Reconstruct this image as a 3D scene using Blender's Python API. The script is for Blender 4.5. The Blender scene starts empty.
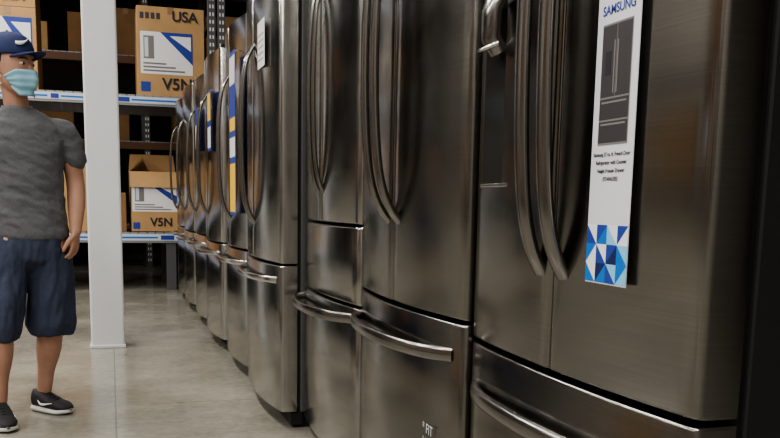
import bpy, bmesh, math, random
from mathutils import Vector, Matrix, Euler
random.seed(4)
C = bpy.context.scene.collection

# ---------------------------------------------------------------- materials
def new_mat(name, col, rough=0.5, metal=0.0, var=0.0, vscale=5.0, bump=0.0, bscale=60.0, stretch=None, rvar=0.0, emis=None, bdist=.01, sss=0):
    m = bpy.data.materials.new(name); m.use_nodes = True
    nt = m.node_tree; b = nt.nodes['Principled BSDF']
    b.inputs['Base Color'].default_value = (*col, 1); b.inputs['Roughness'].default_value = rough
    b.inputs['Metallic'].default_value = metal
    if sss:
        b.inputs['Subsurface Weight'].default_value = sss; b.inputs['Subsurface Radius'].default_value = (1, .35, .2); b.inputs['Subsurface Scale'].default_value = .008
    tc = nt.nodes.new('ShaderNodeTexCoord'); mp = nt.nodes.new('ShaderNodeMapping')
    nt.links.new(tc.outputs['Object'], mp.inputs['Vector'])
    if stretch: mp.inputs['Scale'].default_value = stretch
    if var > 0:
        n = nt.nodes.new('ShaderNodeTexNoise'); n.inputs['Scale'].default_value = vscale
        n.inputs['Detail'].default_value = 6
        nt.links.new(mp.outputs['Vector'], n.inputs['Vector'])
        r = nt.nodes.new('ShaderNodeMapRange')
        r.inputs['From Min'].default_value = .3; r.inputs['From Max'].default_value = .7
        r.inputs['To Min'].default_value = 1 - var; r.inputs['To Max'].default_value = 1 + var
        nt.links.new(n.outputs['Fac'], r.inputs['Value'])
        mx = nt.nodes.new('ShaderNodeVectorMath'); mx.operation = 'SCALE'
        mx.inputs[0].default_value = col
        nt.links.new(r.outputs['Result'], mx.inputs['Scale'])
        nt.links.new(mx.outputs['Vector'], b.inputs['Base Color'])
    if bump > 0 or rvar > 0:
        n2 = nt.nodes.new('ShaderNodeTexNoise'); n2.inputs['Scale'].default_value = bscale
        n2.inputs['Detail'].default_value = 3
        nt.links.new(mp.outputs['Vector'], n2.inputs['Vector'])
        if bump > 0:
            bp = nt.nodes.new('ShaderNodeBump'); bp.inputs['Strength'].default_value = bump
            bp.inputs['Distance'].default_value = bdist
            nt.links.new(n2.outputs['Fac'], bp.inputs['Height']); nt.links.new(bp.outputs['Normal'], b.inputs['Normal'])
        if rvar > 0:
            r2 = nt.nodes.new('ShaderNodeMapRange')
            r2.inputs['To Min'].default_value = max(.02, rough - rvar); r2.inputs['To Max'].default_value = rough + rvar
            nt.links.new(n2.outputs['Fac'], r2.inputs['Value']); nt.links.new(r2.outputs['Result'], b.inputs['Roughness'])
    if emis:
        b.inputs['Emission Color'].default_value = (*col, 1); b.inputs['Emission Strength'].default_value = emis
    return m

def steel_mat(name, col, rough):
    """brushed sheet metal: fine horizontal grain in colour + roughness, slow waviness of the sheet"""
    m = bpy.data.materials.new(name); m.use_nodes = True
    nt = m.node_tree; b = nt.nodes['Principled BSDF']; L = nt.links.new
    b.inputs['Metallic'].default_value = 1
    tc = nt.nodes.new('ShaderNodeTexCoord'); mp = nt.nodes.new('ShaderNodeMapping'); mp.inputs['Scale'].default_value = (2, 2, 260)
    L(tc.outputs['Object'], mp.inputs['Vector'])
    g = nt.nodes.new('ShaderNodeTexNoise'); g.inputs['Scale'].default_value = 1.5; g.inputs['Detail'].default_value = 5
    L(mp.outputs['Vector'], g.inputs['Vector'])
    s = nt.nodes.new('ShaderNodeTexNoise'); s.inputs['Scale'].default_value = 5; s.inputs['Detail'].default_value = 6; s.inputs['Roughness'].default_value = .65
    L(tc.outputs['Object'], s.inputs['Vector'])
    a = nt.nodes.new('ShaderNodeMapRange'); a.inputs['To Min'].default_value = .82; a.inputs['To Max'].default_value = 1.18
    L(g.outputs['Fac'], a.inputs['Value'])
    v = nt.nodes.new('ShaderNodeVectorMath'); v.operation = 'SCALE'; v.inputs[0].default_value = col
    L(a.outputs['Result'], v.inputs['Scale']); L(v.outputs['Vector'], b.inputs['Base Color'])
    rr = nt.nodes.new('ShaderNodeMapRange'); rr.inputs['From Min'].default_value = .3; rr.inputs['From Max'].default_value = .7
    rr.inputs['To Min'].default_value = rough * .75; rr.inputs['To Max'].default_value = rough * 1.35
    L(s.outputs['Fac'], rr.inputs['Value']); L(rr.outputs['Result'], b.inputs['Roughness'])
    wv = nt.nodes.new('ShaderNodeTexNoise'); wv.inputs['Scale'].default_value = 2.6; wv.inputs['Detail'].default_value = 1
    L(tc.outputs['Object'], wv.inputs['Vector'])
    bp = nt.nodes.new('ShaderNodeBump'); bp.inputs['Strength'].default_value = .5; bp.inputs['Distance'].default_value = .006
    L(wv.outputs['Fac'], bp.inputs['Height']); L(bp.outputs['Normal'], b.inputs['Normal'])
    return m

M = {}
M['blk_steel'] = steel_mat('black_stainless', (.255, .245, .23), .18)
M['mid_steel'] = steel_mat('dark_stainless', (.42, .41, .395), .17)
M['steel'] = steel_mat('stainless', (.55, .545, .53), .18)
M['handle_d'] = new_mat('handle_dark_metal', (.27, .26, .25), .2, 1)
M['handle_l'] = new_mat('handle_bright_metal', (.70, .69, .68), .2, 1)
M['side'] = new_mat('fridge_side_paint', (.018, .018, .018), .5, 0, .05, 8, .05, 300)
M['side_g'] = new_mat('fridge_side_grey', (.08, .08, .08), .42, 0, .05, 8, .05, 300)
M['gasket'] = new_mat('gasket_rubber', (.008, .008, .008), .7)
M['blk_gloss'] = new_mat('dispenser_gloss', (.05, .048, .045), .14, .6)
M['paper'] = new_mat('white_print', (.78, .78, .8), .45)
M['paper2'] = new_mat('white_print_dull', (.66, .67, .72), .5)
M['print_dark'] = new_mat('print_dark', (.05, .045, .05), .4)
M['print_mid'] = new_mat('print_mid', (.20, .19, .195), .4)
M['txt'] = new_mat('print_ink', (.02, .02, .03), .5)
M['blue'] = new_mat('print_blue', (.01, .16, .55), .4)
M['navy'] = new_mat('print_navy', (.01, .02, .10), .4)
M['cyan'] = new_mat('print_cyan', (.22, .55, .80), .4)
M['yellow'] = new_mat('print_yellow', (.85, .55, .05), .5)
M['labelblue'] = new_mat('label_blue', (.02, .05, .30), .5)
M['card'] = new_mat('cardboard', (.46, .28, .13), .8, 0, .10, 4, .08, 90)
M['card_d'] = new_mat('cardboard_dark', (.24, .13, .055), .85, 0, .15, 4, .08, 90)
M['tape'] = new_mat('tape', (.30, .18, .09), .3)
M['rack'] = new_mat('rack_steel_paint', (.09, .09, .095), .5)
M['rack_l'] = new_mat('rack_galvanised', (.30, .30, .31), .45, .5)
M['rack_o'] = new_mat('rack_orange', (.16, .07, .03), .5)
M['strip'] = new_mat('shelf_strip', (.60, .64, .74), .5)
M['column'] = new_mat('column_paint', (.72, .735, .765), .55, 0, .03, 2.5, .05, 40)
M['wallp'] = new_mat('wall_paint', (.40, .38, .355), .8, 0, .06, 1.2)
M['walld'] = new_mat('wall_dark', (.03, .028, .027), .9, 0, .1, 1)
M['ceil'] = new_mat('ceiling_paint', (.11, .108, .105), .9, 0, .05, 1)
M['skin'] = new_mat('skin', (.45, .25, .175), .58, 0, .10, 18, .06, 160, sss=.12)
M['shirt'] = new_mat('shirt_heather', (.115, .118, .126), .9, 0, .15, 150, .25, 350)
M['shorts'] = new_mat('shorts_navy', (.034, .043, .080), .85, 0, .12, 60, .2, 300)
M['cap'] = new_mat('cap_navy', (.016, .028, .10), .8, 0, .06, 40, .2, 400)
M['mask'] = new_mat('mask_blue', (.27, .50, .62), .75)
M['white'] = new_mat('white_plain', (.8, .8, .8), .6)
M['hair'] = new_mat('hair', (.02, .013, .009), .7, 0, .3, 80, .5, 300)
M['shoe'] = new_mat('shoe_black', (.012, .012, .014), .7, 0, .1, 60, .2, 200)
M['sole'] = new_mat('shoe_sole', (.6, .6, .58), .6)
M['eye_w'] = new_mat('eye_white', (.75, .73, .7), .3)
M['eye_d'] = new_mat('eye_dark', (.02, .012, .008), .2)
M['lamp'] = new_mat('lamp_diffuser', (1, .96, .88), .5, emis=4)

# floor
def floor_mat():
    m = bpy.data.materials.new('polished_concrete'); m.use_nodes = True
    nt = m.node_tree; b = nt.nodes['Principled BSDF']; L = nt.links.new
    tc = nt.nodes.new('ShaderNodeTexCoord')
    n1 = nt.nodes.new('ShaderNodeTexNoise'); n1.inputs['Scale'].default_value = 1.3; n1.inputs['Detail'].default_value = 9; n1.inputs['Roughness'].default_value = .62
    n2 = nt.nodes.new('ShaderNodeTexNoise'); n2.inputs['Scale'].default_value = 26; n2.inputs['Detail'].default_value = 5
    L(tc.outputs['Object'], n1.inputs['Vector']); L(tc.outputs['Object'], n2.inputs['Vector'])
    r = nt.nodes.new('ShaderNodeValToRGB')
    r.color_ramp.elements[0].position = .32; r.color_ramp.elements[0].color = (.175, .166, .138, 1)
    r.color_ramp.elements[1].position = .68; r.color_ramp.elements[1].color = (.335, .322, .275, 1)
    L(n1.outputs['Fac'], r.inputs['Fac'])
    mx = nt.nodes.new('ShaderNodeMix'); mx.data_type = 'RGBA'; mx.blend_type = 'OVERLAY'; mx.inputs[0].default_value = .3
    L(r.outputs['Color'], mx.inputs[6]); L(n2.outputs['Fac'], mx.inputs[7])
    br = nt.nodes.new('ShaderNodeTexBrick'); br.offset = 0; br.inputs['Scale'].default_value = 1
    br.inputs['Brick Width'].default_value = 1.55; br.inputs['Row Height'].default_value = 2.1
    br.inputs['Mortar Size'].default_value = .005; br.inputs['Mortar Smooth'].default_value = .4
    br.inputs['Color1'].default_value = (1, 1, 1, 1); br.inputs['Color2'].default_value = (1, 1, 1, 1); br.inputs['Mortar'].default_value = (.6, .6, .6, 1)
    L(tc.outputs['Object'], br.inputs['Vector'])
    m2 = nt.nodes.new('ShaderNodeMix'); m2.data_type = 'RGBA'; m2.blend_type = 'MULTIPLY'; m2.inputs[0].default_value = 1
    L(mx.outputs[2], m2.inputs[6]); L(br.outputs['Color'], m2.inputs[7]); L(m2.outputs[2], b.inputs['Base Color'])
    rr = nt.nodes.new('ShaderNodeMapRange'); rr.inputs['To Min'].default_value = .06; rr.inputs['To Max'].default_value = .34
    L(n1.outputs['Fac'], rr.inputs['Value']); L(rr.outputs['Result'], b.inputs['Roughness'])
    return m
M['floor'] = floor_mat()

# ---------------------------------------------------------------- helpers
def empty(name, loc=(0, 0, 0), rz=0):
    o = bpy.data.objects.new(name, None); C.objects.link(o); o.location = loc; o.rotation_euler = (0, 0, rz)
    o.empty_display_size = .1; return o
def finish(bm, name, mat, parent=None, smooth=None, bevel=0):
    bmesh.ops.recalc_face_normals(bm, faces=bm.faces[:])
    me = bpy.data.meshes.new(name); bm.to_mesh(me); bm.free()
    if mat: me.materials.append(mat)
    if smooth is not None:
        for p in me.polygons: p.use_smooth = True
        me.set_sharp_from_angle(angle=math.radians(smooth))
    o = bpy.data.objects.new(name, me); C.objects.link(o)
    if parent: o.parent = parent
    if bevel:
        bv = o.modifiers.new('bevel', 'BEVEL'); bv.width = bevel; bv.segments = 2; bv.limit_method = 'ANGLE'; bv.angle_limit = math.radians(50)
    return o
def add_box(bm, a, b):
    r = bmesh.ops.create_cube(bm, size=1)
    for v in r['verts']:
        v.co = Vector([(a[i] + b[i]) / 2 + v.co[i] * (b[i] - a[i]) for i in range(3)])
def box(name, a, b, mat, parent=None, bevel=0):
    bm = bmesh.new(); add_box(bm, a, b); return finish(bm, name, mat, parent, None, bevel)
def boxes(name, lst, mat, parent=None, bevel=0):
    bm = bmesh.new()
    for a, b in lst: add_box(bm, a, b)
    return finish(bm, name, mat, parent, None, bevel)
def poly(name, pts, mat, parent=None, thick=None):
    bm = bmesh.new(); vs = [bm.verts.new(p) for p in pts]; bm.faces.new(vs)
    return finish(bm, name, mat, parent)
def sweep(bm, pts, wdir, wid, thk, n=12, power=2.6):
    pts = [Vector(p) for p in pts]; rings = []
    wdir = Vector(wdir).normalized()
    for i, p in enumerate(pts):
        t = (pts[min(i + 1, len(pts) - 1)] - pts[max(i - 1, 0)]).normalized()
        nn = t.cross(wdir).normalized()
        w = wid(i / (len(pts) - 1)) if callable(wid) else wid
        ring = []
        for k in range(n):
            a = 2 * math.pi * k / n; c, s = math.cos(a), math.sin(a)
            cu = math.copysign(abs(c) ** (2 / power), c); su = math.copysign(abs(s) ** (2 / power), s)
            ring.append(bm.verts.new(p + wdir * cu * w / 2 + nn * su * thk / 2))
        rings.append(ring)
    for a, b in zip(rings, rings[1:]):
        for k in range(n): bm.faces.new((a[k], a[(k + 1) % n], b[(k + 1) % n], b[k]))
    bm.faces.new(rings[0]); bm.faces.new(list(reversed(rings[-1])))
def text(name, s, size, loc, rot, mat, parent=None, align='CENTER', sx=1, bold=0):
    cu = bpy.data.curves.new(name, 'FONT'); cu.body = s; cu.size = size; cu.align_x = align; cu.align_y = 'CENTER'; cu.offset = bold
    cu.materials.append(mat); o = bpy.data.objects.new(name, cu); C.objects.link(o)
    o.location = loc; o.rotation_euler = rot; o.scale = (sx, 1, 1)
    if parent: o.parent = parent
    return o
ROT_AISLE = (math.pi / 2, 0, -math.pi / 2)   # text facing -X
ROT_FRONT = (math.pi / 2, 0, 0)              # text facing -Y

# ---------------------------------------------------------------- room
box('floor', (-6, -6, -.1), (6, 16, 0), M['floor'])
box('ceiling', (-6, -6, 5.6), (6, 16, 5.7), M['ceil'])
box('wall_left', (-6.1, -6, 0), (-6, 16, 5.6), M['wallp'])
box('wall_right', (6, -6, 0), (6.1, 16, 5.6), M['walld'])
box('wall_back', (-6, 16, 0), (6, 16.1, 5.6), M['walld'])
box('wall_front', (-6, -6.1, 0), (6, -6, 5.6), M['wallp'])

for lx in (-1.3, -4.4):
    for ly in (-3.5, -.6, 2.4, 5.4, 8.4):
        e = empty('ceiling_light', (lx, ly, 4.6))
        boxes('housing', [((-.12, -1.1, .03), (.12, 1.1, .09)), ((-.01, -.8, .09), (.01, -.78, 1.0)), ((-.01, .78, .09), (.01, .8, 1.0))], M['rack_l'], e)
        box('diffuser', (-.10, -1.05, .0), (.10, 1.05, .03), M['lamp'], e)
        ld = bpy.data.lights.new('tube', 'AREA'); ld.shape = 'RECTANGLE'; ld.size = .2; ld.size_y = 2.1
        ld.energy = 96 if lx == -1.3 else 105; ld.color = (1, .965, .90)
        lo = bpy.data.objects.new('tube', ld); C.objects.link(lo); lo.parent = e; lo.location = (0, 0, -.01)

# ---------------------------------------------------------------- refrigerators
def front_x(y, y0, y1, d, bow):
    c = (y0 + y1) / 2; h = (y1 - y0) / 2
    return d - bow * (1 - ((y - c) / h) ** 2)
def door(parent, name, ya, yb, z0, z1, y0, y1, d, bow, mat, r=.014):
    ys = [0, .0015, .004, .008, r]
    n = 14
    mid = [r + (yb - ya - 2 * r) * i / n for i in range(1, n)]
    L = yb - ya
    ss = ys + mid + [L - s for s in reversed(ys)]
    prof = []
    for s in ss:
        e = min(s, L - s); x = front_x(ya + s, y0, y1, d, bow)
        if e < r: x += r * (1 - math.sqrt(max(0, 1 - (1 - e / r) ** 2)))
        prof.append((x, ya + s))
    back = d + .07
    bm = bmesh.new()
    zs = [(0, .006), (.002, .002), (.006, 0)]
    st = [(z0 + a, o) for a, o in zs] + [(z1 - a, o) for a, o in reversed(zs)]
    rings = []
    for z, o in st:
        ring = [bm.verts.new((x + o, y, z)) for x, y in prof]
        ring += [bm.verts.new((back, yb, z)), bm.verts.new((back, ya, z))]
        rings.append(ring)
    for a, b in zip(rings, rings[1:]):
        k = len(a)
        for i in range(k): bm.faces.new((a[i], a[(i + 1) % k], b[(i + 1) % k], b[i]))
    bm.faces.new(rings[0]); bm.faces.new(list(reversed(rings[-1])))
    return finish(bm, name, mat, parent, 40)
def off(t, A): 
    u = abs(2 * t - 1); return A * (.62 * (1 - u ** 7) + .38 * (1 - u ** 2)) - .004
def vhandle(parent, name, y, z0, z1, y0, y1, d, bow, A, wid, thk, mat, lean=0):
    fx = front_x(y, y0, y1, d, bow); bm = bmesh.new(); n = 36
    sweep(bm, [(fx - off(i / n, A), y + lean * (2 * i / n - 1) ** 2, z0 + (z1 - z0) * i / n) for i in range(n + 1)], (0, 1, 0), wid, thk)
    return finish(bm, name, mat, parent, 50)
def hhandle(parent, name, ya, yb, z, y0, y1, d, bow, A, wid, thk, mat, sag=.0):
    bm = bmesh.new(); n = 36; P = []
    for i in range(n + 1):
        t = i / n; y = ya + (yb - ya) * t
        P.append((front_x(y, y0, y1, d, bow) - off(t, A), y, z - sag * (1 - (2 * t - 1) ** 2)))
    sweep(bm, P, (0, 0, 1), wid, thk)
    return finish(bm, name, mat, parent, 50)

def fridge(y0, y1, d, H=1.9, seam=.67, mid=None, bow=.03, mat='steel', hmat='handle_l', A=.06, hw=.024, ht=.016,
           hz=(.80, 1.62), hgap=.035, hh=.60, hhw=.028, hA=.06, side='side', lean=0, sag=.0, handles=True, dmat=None):
    e = empty('refrigerator', (0, 0, 0)); c = (y0 + y1) / 2
    g = .005
    sm = M[side]; bm = bmesh.new()
    add_box(bm, (d + .085, y0 + .004, .07), (d + .80, y1 - .004, H - .02))
    finish(bm, 'cabinet', sm, e, None, .006)
    boxes('gasket', [((d + .068, y0 + .012, .085), (d + .087, y1 - .012, H - .03))], M['gasket'], e)
    boxes('kick_plate', [((d + .045, y0 + .015, .012), (d + .10, y1 - .015, .075))], M['gasket'], e, .004)
    boxes('feet', [((d + .10, y0 + .03, 0), (d + .15, y0 + .08, .072)), ((d + .10, y1 - .08, 0), (d + .15, y1 - .03, .072)),
                   ((d + .70, y0 + .03, 0), (d + .75, y0 + .08, .072)), ((d + .70, y1 - .08, 0), (d + .75, y1 - .03, .072))], M['gasket'], e)
    boxes('hinge_caps', [((d + .01, y0 + .01, H - .022), (d + .16, y0 + .07, H)), ((d + .01, y1 - .07, H - .022), (d + .16, y1 - .01, H))], M['gasket'], e, .005)
    top0 = (mid if mid else seam) + g
    mm = M[mat]
    door(e, 'door_near', y0, c - .003, top0, H - .025, y0, y1, d, bow, mm)
    door(e, 'door_far', c + .003, y1, top0, H - .025, y0, y1, d, bow, mm)
    if mid: door(e, 'middle_drawer', y0, y1, seam + g, mid - g, y0, y1, d, bow, mm)
    door(e, 'freezer_drawer', y0, y1, .075, seam - g, y0, y1, d, bow, mm)
    if handles:
        vhandle(e, 'handle_near', c - hgap, hz[0], hz[1], y0, y1, d, bow, A, hw, ht, M[hmat], -lean)
        vhandle(e, 'handle_far', c + hgap, hz[0], hz[1], y0, y1, d, bow, A, hw, ht, M[hmat], lean)
    hhandle(e, 'drawer_handle', y0 + .05, y1 - .05, hh, y0, y1, d, bow, hA, hhw, ht, M[dmat or hmat], sag)
    return e

Y0, Y1 = 1.012, 1.81
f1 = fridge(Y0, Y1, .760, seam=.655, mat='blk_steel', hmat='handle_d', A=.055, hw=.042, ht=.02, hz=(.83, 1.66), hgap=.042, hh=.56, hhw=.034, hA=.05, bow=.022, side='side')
def fx1(y): return front_x(y, Y0, Y1, .760, .022)
boxes('dispenser_frame', [((fx1(1.68) - .004, 1.575, .985), (fx1(1.68) + .03, 1.755, .993))], M['handle_l'], f1, .002)
box('dispenser_panel', (fx1(1.68) - .002, 1.58, .99), (fx1(1.68) + .03, 1.75, 1.47), M['blk_gloss'], f1, .002)
bm = bmesh.new()
sweep(bm, [(fx1(1.66) - .02, 1.66, 1.345), (fx1(1.66) - .030, 1.66, 1.32), (fx1(1.66) - .03, 1.66, 1.27), (fx1(1.66) - .012, 1.66, 1.245)], (0, 1, 0), lambda t: .07 - .02 * t, .03, 16, 3)
finish(bm, 'dispenser_nozzle', M['handle_d'], f1, 40)
bm = bmesh.new()
sweep(bm, [(fx1(1.66) - .030, 1.62, 1.255), (fx1(1.66) - .045, 1.64, 1.248), (fx1(1.66) - .045, 1.68, 1.248), (fx1(1.66) - .030, 1.70, 1.255)], (0, 0, 1), .008, .008, 10)
finish(bm, 'dispenser_ring', M['handle_l'], f1, 40)

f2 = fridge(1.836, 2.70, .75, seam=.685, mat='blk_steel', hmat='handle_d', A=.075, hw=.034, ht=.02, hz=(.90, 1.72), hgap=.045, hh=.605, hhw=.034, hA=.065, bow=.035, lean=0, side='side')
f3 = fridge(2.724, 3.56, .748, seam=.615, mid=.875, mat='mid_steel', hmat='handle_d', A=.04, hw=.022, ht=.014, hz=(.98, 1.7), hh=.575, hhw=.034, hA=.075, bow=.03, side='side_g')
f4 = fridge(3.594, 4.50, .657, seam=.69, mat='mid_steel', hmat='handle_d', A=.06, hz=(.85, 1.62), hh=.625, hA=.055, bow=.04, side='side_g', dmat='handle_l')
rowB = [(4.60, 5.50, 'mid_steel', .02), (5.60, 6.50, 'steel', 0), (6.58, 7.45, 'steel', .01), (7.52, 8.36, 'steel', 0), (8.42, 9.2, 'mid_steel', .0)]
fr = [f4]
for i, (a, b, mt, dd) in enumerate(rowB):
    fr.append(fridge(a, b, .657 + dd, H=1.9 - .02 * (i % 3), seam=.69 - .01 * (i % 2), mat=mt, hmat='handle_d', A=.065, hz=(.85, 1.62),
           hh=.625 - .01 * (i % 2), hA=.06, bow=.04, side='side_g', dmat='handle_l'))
fx2 = front_x(2.0, 1.836, 2.70, .75, .035) - .0015
text('drawer_sticker_text', '* FIT\nUSA', .036, (fx2 - .001, 1.99, .385), ROT_AISLE, M['paper2'], f2)
fx = front_x(3.85, 3.594, 4.5, .657, .04) - .004
box('price_sheet', (fx - .001, 3.76, 1.50), (fx, 3.94, 1.69), M['paper'], f4)
for k in range(5): box('price_lines', (fx - .002, 3.785, 1.53 + k * .025), (fx - .001, 3.915, 1.535 + k * .025), M['print_mid'], f4)
def tag(e, fx, ya, yb, z0, z1, segs):
    box('promo_tag', (fx - .006, ya, z0), (fx - .005, yb, z1), M['labelblue'], e)
    n = len(segs); h = (z1 - z0)
    for k, (a, b, mt) in enumerate(segs):
        box('promo_tag_print', (fx - .0075, ya + .012, z0 + h * a), (fx - .006, yb - .012, z0 + h * b), M[mt], e)
    bmc = bmesh.new(); sweep(bmc, [(fx - .006, (ya + yb) / 2, z1 - .01), (fx + .02, (ya + yb) / 2, z1 + .01), (fx + .05, (ya + yb) / 2, z1 + .01)], (0, 1, 0), .02, .002, 8); finish(bmc, 'promo_tag_clip', M['paper'], e)
tag(fr[1], .622, 4.64, 4.86, .87, 1.70, [(.02, .32, 'yellow'), (.36, .48, 'paper'), (.52, .6, 'yellow'), (.8, .97, 'paper2')])
tag(fr[2], .612, 5.70, 5.88, 1.25, 1.62, [(.05, .4, 'paper'), (.5, .95, 'yellow')])
tag(fr[3], .622, 6.68, 6.84, 1.3, 1.6, [(.05, .6, 'paper')])

# ---------------------------------------------------------------- banner
bn = empty('promotional_banner', (0, 0, 0))
bx = .7365; by0, by1 = 1.166, 1.286
box('sheet', (bx - .0006, by0, .83), (bx + .0006, by1, 1.36), M['paper2'], bn)
s = bx - .0012
cy = (by0 + by1) / 2
text('headline', 'SAMSUNG', .020, (s, cy, 1.246), ROT_AISLE, M['labelblue'], bn, sx=1.0, bold=.0004)
box('picture_cabinet', (s - .0003, cy - .042, 1.045), (s, cy + .042, 1.226), M['print_mid'], bn)
for a, b, z0, z1, mt in [(-.0405, -.001, 1.117, 1.223, 'print_dark'), (.001, .0405, 1.117, 1.223, 'print_dark'), (-.0405, .0405, 1.083, 1.114, 'print_dark'), (-.0405, .0405, 1.048, 1.080, 'print_dark')]:
    box('picture_part', (s - .0006, cy + a, z0), (s - .0003, cy + b, z1), M[mt], bn)
for a, b, z0, z1, mt in [(.014, .030, 1.150, 1.185, 'txt'), (-.006, -.003, 1.122, 1.20, 'print_mid'), (.003, .006, 1.122, 1.20, 'print_mid'), (-.035, .035, 1.107, 1.110, 'print_mid'), (-.035, .035, 1.074, 1.077, 'print_mid')]:
    box('picture_detail', (s - .0010, cy + a, z0), (s - .0006, cy + b, z1), M[mt], bn)
for k, tx in enumerate(['Samsung 27 cu. ft. French Door', 'Refrigerator with Counter', 'Height Freezer Drawer', '(STAINLESS)']):
    text('caption', tx, .0082, (s, cy, 1.030 - k * .0125), ROT_AISLE, M['txt'], bn, bold=.0002)
cw = (by1 - by0) / 4; zc = .832; chh = .03
cols = ['blue', 'navy', 'cyan', 'paper', 'labelblue']
bmr = {c: bmesh.new() for c in cols}
rnd = random.Random(23)
for i in range(4):
    for j in range(3):
        y0_, z0_ = by0 + i * cw, zc + j * chh
        P = [Vector((s, y0_, z0_)), Vector((s, y0_ + cw, z0_)), Vector((s, y0_ + cw, z0_ + chh)), Vector((s, y0_, z0_ + chh))]
        c1, c2 = rnd.sample(cols, 2)
        tri = ((0, 1, 2), (0, 2, 3)) if (i + j) % 2 else ((0, 1, 3), (1, 2, 3))
        for tr, cc in zip(tri, (c1, c2)):
            b_ = bmr[cc]; b_.faces.new([b_.verts.new(P[q]) for q in tr])
for cc, b_ in bmr.items(): finish(b_, 'footer_' + cc, M[cc], bn)
boxes('clip', [((bx - .002, cy - .02, 1.355), (bx + .003, cy + .02, 1.375))], M['handle_l'], bn)

# ---------------------------------------------------------------- column
e = empty('structural_column', (-.035, 5.97, 0))
box('post', (-.102, -.102, 0), (.102, .102, 5.6), M['column'], e, .012)
box('base_plate', (-.108, -.108, 0), (.108, .108, .02), M['column'], e, .004)

# ---------------------------------------------------------------- racks
def rack(x0, x1, y0, y1, levels, top, name='storage_rack', strips=True, loc=(0, 0, 0), rz=0, beam='rack_l', legs=()):
    e = empty(name, loc, rz)
    L = []; n = max(1, round((x1 - x0) / 2.6)); xs = [x0 + (x1 - x0) * i / n for i in range(n + 1)]
    H_ = []
    for x in xs:
        for y in (y0, y1):
            L.append(((x - .04, y - .035, 0), (x + .04, y + .035, top)))
            L.append(((x - .07, y - .06, 0), (x + .07, y + .06, .012)))
        for z in [.3 + .6 * k for k in range(int(top / .6))]:
            L.append(((x - .015, y0, z), (x + .015, y1, z + .03)))
        z = .1
        while z < top - .05:
            H_.append(((x - .022, y0 - .0365, z), (x - .008, y0 - .0345, z + .035))); H_.append(((x + .008, y0 - .0365, z), (x + .022, y0 - .0345, z + .035))); z += .075
    for x in legs:
        for y in (y0, y1): L.append(((x - .05, y - .035, 0), (x + .05, y + .035, levels[0] - .10)))
    boxes('uprights', L, M['rack'], e, .004)
    boxes('upright_slots', H_, M['paper'], e)
    L = []; S = []; D = []
    for z in levels:
        for y in (y0 - .05, y1 + .02):
            L.append(((x0, y, z - .11), (x1, y + .03, z - .015)))
        S.append(((x0, y0 - .056, z - .085), (x1, y0 - .0505, z - .02)))
        x = x0
        while x < x1 - .02:
            D.append(((x, y0 - .04, z - .015), (min(x + .075, x1), y1 + .04, z))); x += .085
    boxes('beams', L, M[beam], e, .003)
    boxes('decking', D, M['rack_l'], e)
    if strips:
        boxes('label_strips', S, M['strip'], e)
        lab = []; ink = []
        for z in levels:
            x = x0 + .1
            while x < x1 - .3:
                w = random.uniform(.05, .16); lab.append(((x, y0 - .0585, z - .075), (x + w, y0 - .0565, z - .03))); x += w + .02
                w = random.uniform(.2, .5); ink.append(((x, y0 - .0580, z - .062), (min(x + w, x1), y0 - .0565, z - .045))); x += w + .03
        boxes('shelf_labels', lab, M['labelblue'], e)
        boxes('shelf_print', ink, M['blue'], e)
    return e
rack(-1.42, 1.04, 9.62, 10.6, [.60, 1.98, 3.3], 4.0, legs=(.60,))
rack(1.14, 3.4, 9.62, 10.6, [.60, 1.98, 3.3], 4.0)
rack(-2.6, 3.6, 12.6, 13.6, [.6, 1.7, 2.8, 3.9], 4.6, strips=False, beam='rack_o')

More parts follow.
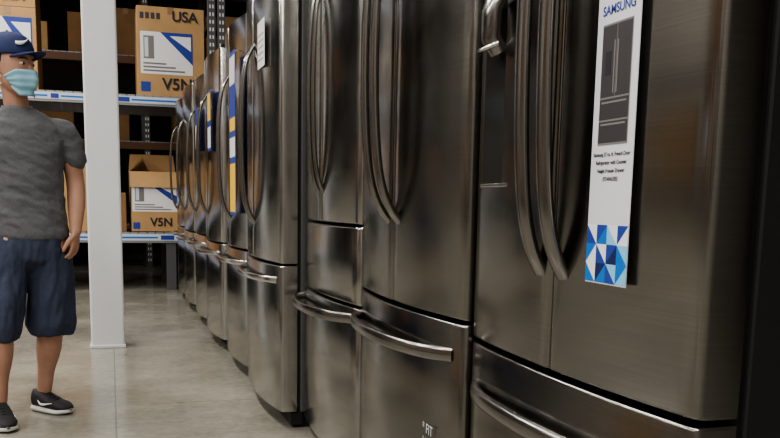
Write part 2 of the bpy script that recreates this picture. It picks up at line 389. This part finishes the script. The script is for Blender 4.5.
def carton(x0, x1, y0, y1, z0, z1, mat='card', label=None, openf=False, loc=None, rz=0):
    e = empty('cardboard_box', loc or ((x0 + x1) / 2, (y0 + y1) / 2, z0), rz)
    hx, hy, h = (x1 - x0) / 2, (y1 - y0) / 2, z1 - z0
    bm = bmesh.new()
    if openf:
        t = .008
        add_box(bm, (-hx, -hy, 0), (hx, -hy + t, h)); add_box(bm, (-hx, hy - t, 0), (hx, hy, h))
        add_box(bm, (-hx, -hy, 0), (-hx + t, hy, h)); add_box(bm, (hx - t, -hy, 0), (hx, hy, h)); add_box(bm, (-hx, -hy, 0), (hx, hy, t))
        v = [bm.verts.new(p) for p in ((-hx, hy, h), (hx, hy, h), (hx - .02, hy + .06, h + .20), (-hx + .02, hy + .06, h + .20))]; bm.faces.new(v)
        for sg in (-1, 1):
            v = [bm.verts.new(p) for p in ((sg * hx, -hy, h), (sg * hx, hy, h), (sg * (hx - .03) + .1, hy - .02, h + .19), (sg * (hx - .03) + .1, -hy + .02, h + .19))]
            bm.faces.new(v)
        v = [bm.verts.new(p) for p in ((-hx, -hy - .001, h), (hx, -hy - .001, h), (hx, -hy - .03, h - .16), (-hx, -hy - .03, h - .16))]; bm.faces.new(v)
        finish(bm, 'carton_body', M[mat], e)
    else:
        add_box(bm, (-hx, -hy, 0), (hx, hy, h)); finish(bm, 'carton_body', M[mat], e, None, .006)
        boxes('tape_strip', [((-.03, -hy - .001, h - .07), (.03, -hy + .002, h + .001)), ((-.03, -hy, h - .001), (.03, hy, h + .0012))], M['tape'], e)
    f = -hy - .0015
    if label:
        a, b, c, d_ = label
        lx0, lx1, lz0, lz1 = -hx + 2 * hx * a, -hx + 2 * hx * b, h * c, h * d_
        poly('label', [(lx0, f, lz0), (lx1, f, lz0), (lx1, f, lz1), (lx0, f, lz1)], M['paper'], e)
        g = f - .001; w = lx1 - lx0; hh = lz1 - lz0
        poly('label_stripe', [(lx0 + .38 * w, g, lz1), (lx1, g, lz1), (lx1, g, lz0 + .25 * hh)], M['labelblue'], e)
        poly('label_band', [(lx0 + .56 * w, g - .0005, lz1 - .08 * hh), (lx1 - .03 * w, g - .0005, lz1 - .08 * hh), (lx1 - .03 * w, g - .0005, lz0 + .58 * hh)], M['paper'], e)
        poly('label_picture', [(lx0 + .06 * w, g, lz0 + .36 * hh), (lx0 + .26 * w, g, lz0 + .36 * hh), (lx0 + .26 * w, g, lz1 - .1 * hh), (lx0 + .06 * w, g, lz1 - .1 * hh)], M['print_mid'], e)
        poly('label_picture_door', [(lx0 + .08 * w, g - .0005, lz0 + .40 * hh), (lx0 + .15 * w, g - .0005, lz0 + .40 * hh), (lx0 + .15 * w, g - .0005, lz1 - .14 * hh), (lx0 + .08 * w, g - .0005, lz1 - .14 * hh)], M['strip'], e)
        for q in range(3):
            zz = lz0 + (.06 + .085 * q) * hh
            poly('label_line', [(lx0 + .05 * w, g, zz), (lx1 - (.15 + .18 * q) * w, g, zz), (lx1 - (.15 + .18 * q) * w, g, zz + .04 * hh), (lx0 + .05 * w, g, zz + .04 * hh)], M['print_mid'], e)
        poly('side_icon', [(-hx * .9, f, h * .05), (-hx * .62, f, h * .05), (-hx * .62, f, h * .16), (-hx * .9, f, h * .16)], M['labelblue'], e)
        for q in range(4):
            xx = -hx * .9 + q * hx * .16
            poly('handling_mark', [(xx, f, h * .86), (xx + hx * .11, f, h * .86), (xx + hx * .11, f, h * .93), (xx, f, h * .93)], M['print_dark'], e)
    return e
yb = 9.64
b = carton(.30, .97, yb, yb + .7, 1.98, 2.86, label=(.05, .82, .25, .72))
text('print', 'V5N', .16, (.06, -.358, .12), ROT_FRONT, M['txt'], b, bold=.004)
text('print_top', 'USA', .14, (.14, -.358, .79), ROT_FRONT, M['txt'], b, bold=.003)
b = carton(-1.15, -.64, yb, yb + .7, 1.98, 2.75, label=(.08, .92, .12, .88))
b = carton(-1.15, -.64, yb, yb + .7, 2.751, 3.18)
text('print_top', 'USA', .12, (.05, -.358, .10), ROT_FRONT, M['txt'], b, bold=.003)
carton(-1.75, -1.2, yb, yb + .7, 1.98, 2.7, 'card_d')
b = carton(.20, .70, yb + .02, yb + .6, .60, 1.22, openf=True, label=(.04, .96, .34, .80))
text('print', 'V5N', .12, (.06, -.296, .1), ROT_FRONT, M['txt'], b, bold=.003)
carton(-.05, .16, yb + .02, yb + .6, .60, 1.0, 'card_d', label=(.1, .6, .2, .8))
carton(-.62, -.12, yb, yb + .6, .60, 1.30)
carton(-1.3, -.7, yb, yb + .6, .60, 1.4, 'card_d')
carton(.74, .98, yb, yb + .6, .60, 1.25)
carton(1.2, 1.8, yb, yb + .6, 1.98, 2.5, 'card_d')
random.seed(5)
for lv in (.6, 1.7, 2.8, 3.9):
    x = -2.4
    while x < 3.0:
        w = random.uniform(.3, .6); h = random.uniform(.25, .6)
        if random.random() < .7: carton(x, x + w, 12.62, 13.2, lv, lv + h, random.choice(['card', 'card_d', 'card_d']))
        x += w + random.uniform(.03, .3)
rack(0, 10.2, 0, .9, [.25, 1.55, 2.9], 4.0, loc=(-3.6, -3.5, 0), rz=math.pi / 2, strips=False)  # unseen rack across the aisle, added to give the steel doors contrasting reflections
y = -3.3
while y < 6.0:  # unseen cartons for that rack, added only to show in the door reflections
    w = random.uniform(.5, .95)
    for lv, hm in ((.25, 1.1), (1.55, 1.1)):
        if random.random() < .6:
            carton(0, w, 0, .6, lv, lv + random.uniform(.6, hm), random.choice(['card', 'card_d']), label=(.1, .8, .25, .75) if random.random() < .6 else None,
               loc=(-3.9, y + w / 2, lv), rz=math.pi / 2)
    y += w + random.uniform(.06, .3)

# ---------------------------------------------------------------- man
man = empty('man', (-.328, 4.13, 0), math.radians(8))
def tube(bm, pts, rad, n=20, up=None):
    pts = [Vector(p) for p in pts]; R = [(r, r) if not isinstance(r, tuple) else r for r in rad]
    P = []; RR = []
    m = len(pts)
    for i in range(m - 1):
        p0, p1, p2, p3 = pts[max(i - 1, 0)], pts[i], pts[i + 1], pts[min(i + 2, m - 1)]
        for k in range(6):
            t = k / 6
            P.append(.5 * ((2 * p1) + (-p0 + p2) * t + (2 * p0 - 5 * p1 + 4 * p2 - p3) * t * t + (-p0 + 3 * p1 - 3 * p2 + p3) * t ** 3))
            s_ = t * t * (3 - 2 * t)
            RR.append((R[i][0] * (1 - s_) + R[i + 1][0] * s_, R[i][1] * (1 - s_) + R[i + 1][1] * s_))
    P.append(pts[-1]); RR.append(R[-1])
    def tan(i): return (P[min(i + 1, len(P) - 1)] - P[max(i - 1, 0)]).normalized()
    ref = Vector(up) if up else Vector((1, 0, 0))
    st = []
    t0 = tan(0); rm = min(RR[0])
    for a in (80, 55, 30): st.append((P[0] - t0 * rm * math.sin(math.radians(a)), RR[0], math.cos(math.radians(a)), t0))
    for i in range(len(P)): st.append((P[i], RR[i], 1, tan(i)))
    t1 = tan(len(P) - 1); rm = min(RR[-1])
    for a in (30, 55, 80): st.append((P[-1] + t1 * rm * math.sin(math.radians(a)), RR[-1], math.cos(math.radians(a)), t1))
    rings = []
    for p, r, s_, t in st:
        u = (ref - t * ref.dot(t)).normalized(); v = t.cross(u)
        rings.append([bm.verts.new(p + u * math.cos(2 * math.pi * k / n) * r[0] * s_ + v * math.sin(2 * math.pi * k / n) * r[1] * s_) for k in range(n)])
    for a, b in zip(rings, rings[1:]):
        for k in range(n): bm.faces.new((a[k], a[(k + 1) % n], b[(k + 1) % n], b[k]))
    bm.faces.new(list(reversed(rings[0]))); bm.faces.new(rings[-1])
def loft(bm, secs, n=28, pw=2.2):
    rings = []
    for z, cx, cy_, rx, ry in secs:
        ring = []
        for k in range(n):
            a = 2 * math.pi * k / n; c, s_ = math.cos(a), math.sin(a)
            ring.append(bm.verts.new((cx + math.copysign(abs(c) ** (2 / pw), c) * rx, cy_ + math.copysign(abs(s_) ** (2 / pw), s_) * ry, z)))
        rings.append(ring)
    for a, b in zip(rings, rings[1:]):
        for k in range(n): bm.faces.new((a[k], a[(k + 1) % n], b[(k + 1) % n], b[k]))
    bm.faces.new(list(reversed(rings[0]))); bm.faces.new(rings[-1])
def fuse(o, vox, sm=6, disp=None):
    r = o.modifiers.new('fuse', 'REMESH'); r.mode = 'VOXEL'; r.voxel_size = vox; r.use_smooth_shade = True
    s_ = o.modifiers.new('smooth', 'SMOOTH'); s_.iterations = sm; s_.factor = .5
    if disp:
        t = bpy.data.textures.new('folds', 'CLOUDS'); t.noise_scale = disp[1]; t.noise_depth = 2
        d_ = o.modifiers.new('folds', 'DISPLACE'); d_.texture = t; d_.strength = disp[0]; d_.mid_level = .5
        # stretched texture space gives long cloth folds
        te = bpy.data.objects.new('fold_space', None); C.objects.link(te); te.parent = o.parent; te.scale = disp[2]; te.rotation_euler = (0, math.radians(disp[3]), 0)
        d_.texture_coords = 'OBJECT'; d_.texture_coords_object = te

HEAD = Matrix.Translation((-.050, -.015, 1.360)) @ Euler((math.radians(-2), 0, math.radians(48))).to_matrix().to_4x4()
def xf(bm, start, mtx):
    bm.verts.ensure_lookup_table()
    for v in bm.verts[start:]: v.co = mtx @ v.co
bm = bmesh.new()
loft(bm, [(.66, 0, 0, .06, .06), (.70, 0, 0, .13, .09), (.80, 0, 0, .14, .095), (.95, -.005, 0, .13, .09), (1.1, -.01, 0, .145, .095), (1.20, -.015, 0, .14, .085), (1.25, -.018, 0, .10, .065), (1.31, -.025, 0, .056, .052)])
tube(bm, [(-.02, .01, 1.24), (-.035, .005, 1.32), (-.046, 0, 1.42)], [.060, .05, .05])
def hand(bm, w, sx, dirv, side, scale=1.0):
    w = Vector(w); d_ = Vector(dirv).normalized(); s_ = Vector(side); s_ = (s_ - d_ * s_.dot(d_)).normalized()
    n_ = d_.cross(s_) * sx
    k = scale
    tube(bm, [w, w + d_ * .035 * k, w + d_ * .072 * k], [(.026 * k, .017 * k), (.038 * k, .015 * k), (.037 * k, .012 * k)], up=s_)
    for i, (o_, l) in enumerate([(.029, .066), (.010, .073), (-.009, .068), (-.027, .054)]):
        b0 = w + d_ * (.070 - abs(i - 1) * .003) * k + s_ * o_ * k
        p1 = b0 + (d_ * .9 + n_ * .25).normalized() * l * .45 * k
        p2 = p1 + (d_ * .75 + n_ * .65).normalized() * l * .32 * k
        p3 = p2 + (d_ * .45 + n_ * .9).normalized() * l * .24 * k
        tube(bm, [b0 - d_ * .015 * k, b0, p1, p2, p3], [.0085 * k, .0088 * k, .0082 * k, .0075 * k, .0062 * k], n=12, up=s_)
    t0 = w + d_ * .022 * k + s_ * .022 * k
    t1 = t0 + (d_ * .7 + s_ * .65 + n_ * .3).normalized() * .034 * k
    t2 = t1 + (d_ * .9 + s_ * .2 + n_ * .4).normalized() * .028 * k
    t3 = t2 + (d_ * .9 + n_ * .35).normalized() * .02 * k
    tube(bm, [t0, t1, t2, t3], [.014 * k, .0115 * k, .0098 * k, .0075 * k], n=12, up=n_)
tube(bm, [(.140, .002, 1.19), (.172, .012, 1.12), (.190, .025, 1.02), (.190, .0, .93), (.178, -.045, .80)], [.036, .041, .039, (.038, .037), (.025, .022)])
hand(bm, (.178, -.045, .80), 1, (-.10, -.12, -1), (-.45, -.9, 0))
tube(bm, [(-.17, .002, 1.19), (-.205, .02, 1.12), (-.222, .04, 1.02), (-.23, .0, .93), (-.225, -.06, .80)], [.036, .041, .039, (.038, .037), (.025, .022)])
hand(bm, (-.225, -.06, .80), -1, (.08, -.12, -1), (.45, -.9, 0))
tube(bm, [(.075, 0, .74), (.072, -.005, .56), (.066, -.005, .42), (.058, .025, .30), (.04, .045, .16), (.03, .05, .06)], [.085, .072, .054, (.054, .058), (.035, .038), (.029, .034)])
tube(bm, [(-.085, -.01, .74), (-.115, -.06, .56), (-.138, -.125, .42), (-.148, -.125, .30), (-.155, -.12, .16), (-.158, -.12, .06)], [.085, .072, .054, (.054, .058), (.035, .038), (.029, .034)])
st = len(bm.verts)
loft(bm, [(-.002, 0, -.045, .014, .014), (.004, 0, -.044, .03, .026), (.018, 0, -.038, .045, .043), (.045, 0, -.025, .058, .064), (.08, 0, -.012, .066, .082), (.12, 0, -.004, .072, .092), (.16, 0, 0, .074, .096), (.20, 0, .003, .066, .086), (.225, 0, .005, .048, .062), (.236, 0, .005, .02, .025)])
tube(bm, [(0, -.088, .128), (0, -.098, .105), (0, -.108, .084)], [.007, .010, .0135], n=12)
tube(bm, [(-.012, -.094, .082), (0, -.1, .080), (.012, -.094, .082)], [.008, .009, .008], n=10, up=(0, 0, 1))
tube(bm, [(-.048, -.070, .142), (-.025, -.088, .146), (0, -.088, .140), (.025, -.088, .146), (.048, -.070, .142)], [.008] * 5, n=10, up=(0, 0, 1))
tube(bm, [(-.022, -.076, .048), (0, -.085, .05), (.022, -.076, .048)], [.006, .007, .006], n=10, up=(0, 0, 1))
for sg in (-1, 1):
    tube(bm, [(sg * .072, .002, .085), (sg * .080, .008, .10), (sg * .083, .012, .125), (sg * .078, .010, .14)], [(.005, .008), (.006, .012), (.006, .016), (.005, .011)], n=12, up=(1, 0, 0))
xf(bm, st, HEAD)
o = finish(bm, 'body', M['skin'], man, 180); fuse(o, .0045, 3)

def hobj(bm, name, mat, smooth=60):
    for v in bm.verts: v.co = HEAD @ v.co
    return finish(bm, name, mat, man, smooth)
for sg in (-1, 1):
    bm = bmesh.new(); bmesh.ops.create_uvsphere(bm, u_segments=16, v_segments=10, radius=.0125, matrix=Matrix.Translation((sg * .030, -.079, .122)) @ Matrix.Diagonal((1.15, 1, .55, 1)))
    hobj(bm, 'eyeball', M['eye_w'])
    bm = bmesh.new(); bmesh.ops.create_uvsphere(bm, u_segments=12, v_segments=8, radius=.006, matrix=Matrix.Translation((sg * .030, -.0875, .122)))
    hobj(bm, 'iris', M['eye_d'])
    bm = bmesh.new(); tube(bm, [(sg * .014, -.096, .140), (sg * .03, -.094, .144), (sg * .048, -.080, .140)], [.003, .0035, .002], n=8, up=(0, 0, 1))
    hobj(bm, 'eyebrow', M['hair'])
bm = bmesh.new()
loft(bm, [(.075, 0, .035, .055, .055), (.10, 0, .024, .072, .074), (.13, 0, .018, .0765, .084), (.165, 0, .014, .078, .088), (.18, 0, .01, .07, .08)])
hobj(bm, 'hair', M['hair'])
bm = bmesh.new()
nu, nv = 26, 16; G = []
for j in range(nv + 1):
    t = j / nv; z = -.008 + .104 * t
    row = []
    for i in range(nu + 1):
        a = math.radians(-82 + 164 * i / nu)
        zz = max(0.02, min(.12, z)); f = (zz - .02) / .10
        rx = .050 + .024 * (f ** .6); ry = .048 + .046 * (f ** .6); cyy = -.036 + .032 * f
        shr = max(0, (abs(a) - .9) / .53)
        zc2 = z + (.050 - z) * shr * .55
        nose = math.exp(-(a / .32) ** 2) * (.018 * math.sin(math.pi * min(1, max(0, (t - .05) * .95))) + .004)
        pl = .0018 * math.sin(t * math.pi * 7)
        row.append(bm.verts.new(((rx + .009 + pl) * math.sin(a), cyy - (ry + .010 + nose + pl) * math.cos(a), zc2)))
    G.append(row)
for j in range(nv):
    for i in range(nu): bm.faces.new((G[j][i], G[j][i + 1], G[j + 1][i + 1], G[j + 1][i]))
o = hobj(bm, 'face_mask', M['mask'], 180)
sd = o.modifiers.new('thick', 'SOLIDIFY'); sd.thickness = .002
for sg in (-1, 1):
    for z0_, z1_ in ((.078, .128), (.03, .09)):
        bm = bmesh.new(); tube(bm, [(sg * .082, -.016, z0_ * .6 + .02), (sg * .084, .0, (z0_ + z1_) / 2), (sg * .084, .02, z1_)], [.0014] * 3, n=6)
        hobj(bm, 'ear_loop', M['white'])
cz = .008
bm = bmesh.new()
loft(bm, [(z_ + cz, a_, b_, c_, d_) for z_, a_, b_, c_, d_ in [(.150, 0, -.002, .0805, .1035), (.156, 0, -.002, .082, .105), (.175, 0, -.001, .0815, .104), (.20, 0, .001, .077, .099), (.222, 0, .003, .066, .086), (.238, 0, .004, .047, .062), (.247, 0, .005, .024, .032), (.250, 0, .005, .006, .008)]], 36, 2)
hobj(bm, 'cap_crown', M['cap'], 80)
bm = bmesh.new(); rows = []
for i in range(21):
    u = -1 + 2 * i / 20; a = u * 1.05
    x0_, y0_ = .079 * math.sin(a), -.002 - .102 * math.cos(a)
    L_ = .060 * (1 - abs(u) ** 2.6) + .002
    row = []
    for k in range(6):
        t = k / 5
        row.append(bm.verts.new((x0_ * (1 - .03 * t), y0_ - L_ * t, cz + .160 - .018 * (u * u) * 1.2 - .004 * t)))
    rows.append(row)
for a, b in zip(rows, rows[1:]):
    for k in range(5): bm.faces.new((a[k], a[k + 1], b[k + 1], b[k]))
o = hobj(bm, 'cap_brim', M['cap'], 180); sd = o.modifiers.new('thick', 'SOLIDIFY'); sd.thickness = .004; sd.offset = 0
bm = bmesh.new(); bmesh.ops.create_uvsphere(bm, u_segments=10, v_segments=6, radius=.006, matrix=Matrix.Translation((0, .005, cz + .251))); hobj(bm, 'cap_button', M['cap'])
bm = bmesh.new(); up_, lo_ = [], []
for i in range(11):
    t = i / 10; a = -.75 + .65 * t
    zc2 = cz + .193 + .020 * t ** 1.5 - .006 * math.sin(math.pi * t); th = .0075 * math.sin(math.pi * min(1, t * .8 + .2)) * (1 - t) ** .5 + .0012
    rr = lambda z: (.0855 - max(0, z - .18 - cz) * .25, .109 - max(0, z - .18 - cz) * .28)
    for lst, zz in ((up_, zc2 + th), (lo_, zc2 - th)):
        rx, ry = rr(zz); lst.append(bm.verts.new((rx * math.sin(a), -ry * math.cos(a), zz)))
for i in range(10): bm.faces.new((lo_[i], lo_[i + 1], up_[i + 1], up_[i]))
o = hobj(bm, 'cap_emblem', M['white'], 180); sd = o.modifiers.new('thick', 'SOLIDIFY'); sd.thickness = .004; sd.offset = 0
# shirt
bm = bmesh.new()
loft(bm, [(.765, .005, 0, .150, .112), (.79, .004, 0, .153, .115), (.95, -.003, 0, .143, .108), (1.1, -.01, 0, .155, .112), (1.19, -.013, 0, .165, .106), (1.245, -.016, 0, .148, .09), (1.285, -.020, .003, .110, .074), (1.315, -.028, .005, .066, .060)])
tube(bm, [(.10, 0, 1.235), (.148, .002, 1.215), (.176, .012, 1.16), (.188, .016, 1.115)], [.05, .055, .055, .056])
tube(bm, [(-.13, 0, 1.235), (-.178, .002, 1.215), (-.206, .016, 1.16), (-.218, .022, 1.115)], [.05, .055, .055, .056])
o = finish(bm, 'tshirt', M['shirt'], man, 180); fuse(o, .0065, 3, (.020, .05, (1.9, 1, .75), 25))
bm = bmesh.new()
ringp = [(-.033 + .060 * math.cos(2 * math.pi * k / 24), .004 + .056 * math.sin(2 * math.pi * k / 24), 1.312 + .012 * math.sin(2 * math.pi * k / 24)) for k in range(25)]
sweep(bm, ringp, (0, 0, 1), .016, .006, 8)
finish(bm, 'collar', M['shirt'], man, 60)
# shorts
bm = bmesh.new()
loft(bm, [(.64, -.005, 0, .10, .08), (.68, 0, 0, .152, .108), (.74, .002, 0, .155, .11), (.80, .002, 0, .147, .107), (.83, .002, 0, .142, .10)])
tube(bm, [(.075, 0, .72), (.074, 0, .60), (.070, 0, .48), (.070, .002, .40)], [(.086, .10), (.094, .10), (.100, .10), (.106, .102)])
tube(bm, [(-.085, -.01, .72), (-.11, -.05, .60), (-.135, -.09, .48), (-.15, -.105, .40)], [(.086, .10), (.092, .10), (.095, .10), (.097, .10)])
bmesh.ops.bisect_plane(bm, geom=bm.verts[:] + bm.edges[:] + bm.faces[:], plane_co=(0, 0, .350), plane_no=(0, 0, -1), clear_outer=True)
edges = [e_ for e_ in bm.edges if e_.is_boundary]; bmesh.ops.holes_fill(bm, edges=edges)
o = finish(bm, 'shorts', M['shorts'], man, 180); fuse(o, .0065, 3, (.026, .05, (.9, 1, 3.2), 8))
def shoe(heel, toe):
    h_, t_ = Vector(heel), Vector(toe); L_ = (t_ - h_).length; ang = math.atan2(t_.y - h_.y, t_.x - h_.x)
    mt = Matrix.Translation(h_) @ Matrix.Rotation(ang, 4, 'Z')
    def W(t):
        w = .034 + .013 * math.sin(math.pi * .5 * min(1, t / .65))
        if t < .1: w *= math.sqrt(1 - ((.1 - t) / .1) ** 2 * .8)
        if t > .75: w *= math.sqrt(max(.03, 1 - ((t - .75) / .25) ** 2))
        return w
    def part(name, zf0, zf1, k, mat):
        bm = bmesh.new(); rings = []
        for i in range(25):
            t = i / 24; w = W(t) * k; z0_, z1_ = zf0(t), zf1(t); ring = []
            for q in range(16):
                a = 2 * math.pi * q / 16; c, s_ = math.cos(a), math.sin(a)
                yy = math.copysign(abs(c) ** .6, c) * w; zz = (z0_ + z1_) / 2 + math.copysign(abs(s_) ** .75, s_) * (z1_ - z0_) / 2
                fz = 1 - .35 * max(0, (zz - z0_) / (z1_ - z0_ + 1e-6) - .5) * (1 if name == 'upper' else 0)
                ring.append(bm.verts.new((t * L_, yy * fz, zz)))
            rings.append(ring)
        for a, b in zip(rings, rings[1:]):
            for q in range(16): bm.faces.new((a[q], a[(q + 1) % 16], b[(q + 1) % 16], b[q]))
        bm.faces.new(rings[0]); bm.faces.new(list(reversed(rings[-1])))
        for v in bm.verts: v.co = mt @ v.co
        finish(bm, 'shoe_' + name, mat, man, 60)
    part('sole', lambda t: 0 + .010 * max(0, (t - .8) / .2), lambda t: .028 - .004 * t + .006 * max(0, (t - .8) / .2), 1.08, M['sole'])
    part('upper', lambda t: .018, lambda t: .095 - .006 * t if t < .28 else (.0933 - (t - .28) / .4 * .035 if t < .68 else .0583 - .022 * ((t - .68) / .32) ** 2), .98, M['shoe'])
    bm = bmesh.new()
    for k_ in range(4):
        tt = .40 + .08 * k_; z = .094 - (tt - .28) / .4 * .035
        tube(bm, [mt @ Vector((tt * L_, -.018, z - .006)), mt @ Vector((tt * L_, 0, z + .001)), mt @ Vector((tt * L_, .018, z - .006))], [.0025] * 3, n=6, up=(0, 0, 1))
    finish(bm, 'shoe_laces', M['shoe'], man, 60)
    for sg in (-1, 1):
        bm = bmesh.new(); tube(bm, [mt @ Vector((.30 * L_, sg * .041, .055)), mt @ Vector((.42 * L_, sg * .0455, .040)), mt @ Vector((.68 * L_, sg * .042, .050))], [.002, .005, .0015], n=8, up=(0, 0, 1))
        finish(bm, 'shoe_stripe', M['white'], man, 60)
shoe((-.008, .085, 0), (.128, -.09, 0))
shoe((-.168, -.08, 0), (-.135, -.34, 0))

# ---------------------------------------------------------------- world & camera
w = bpy.data.worlds.new('world'); bpy.context.scene.world = w; w.use_nodes = True
w.node_tree.nodes['Background'].inputs[0].default_value = (.5, .48, .45, 1); w.node_tree.nodes['Background'].inputs[1].default_value = .2

th, p, r = math.radians(17.46), math.radians(8.6), math.radians(1.1)
F0 = Vector((math.sin(th), math.cos(th), 0)); R0 = Vector((math.cos(th), -math.sin(th), 0)); U0 = Vector((0, 0, 1))
F = F0 * math.cos(p) - U0 * math.sin(p); U = U0 * math.cos(p) + F0 * math.sin(p)
R_ = R0 * math.cos(r) + U * math.sin(r); U_ = U * math.cos(r) - R0 * math.sin(r)
cam = bpy.data.cameras.new('camera'); co = bpy.data.objects.new('camera', cam); C.objects.link(co)
mt = Matrix((R_, U_, -F)).transposed().to_4x4(); mt.translation = Vector((0, 0, .95)); co.matrix_world = mt
cam.sensor_width = 36; cam.lens = 36 * 889 / 780; cam.shift_y = .1515; cam.clip_start = .02
bpy.context.scene.camera = co
vs = bpy.context.scene.view_settings
try:
    vs.view_transform = 'AgX'; vs.look = 'AgX - Medium High Contrast'
except Exception as ex: print(ex)
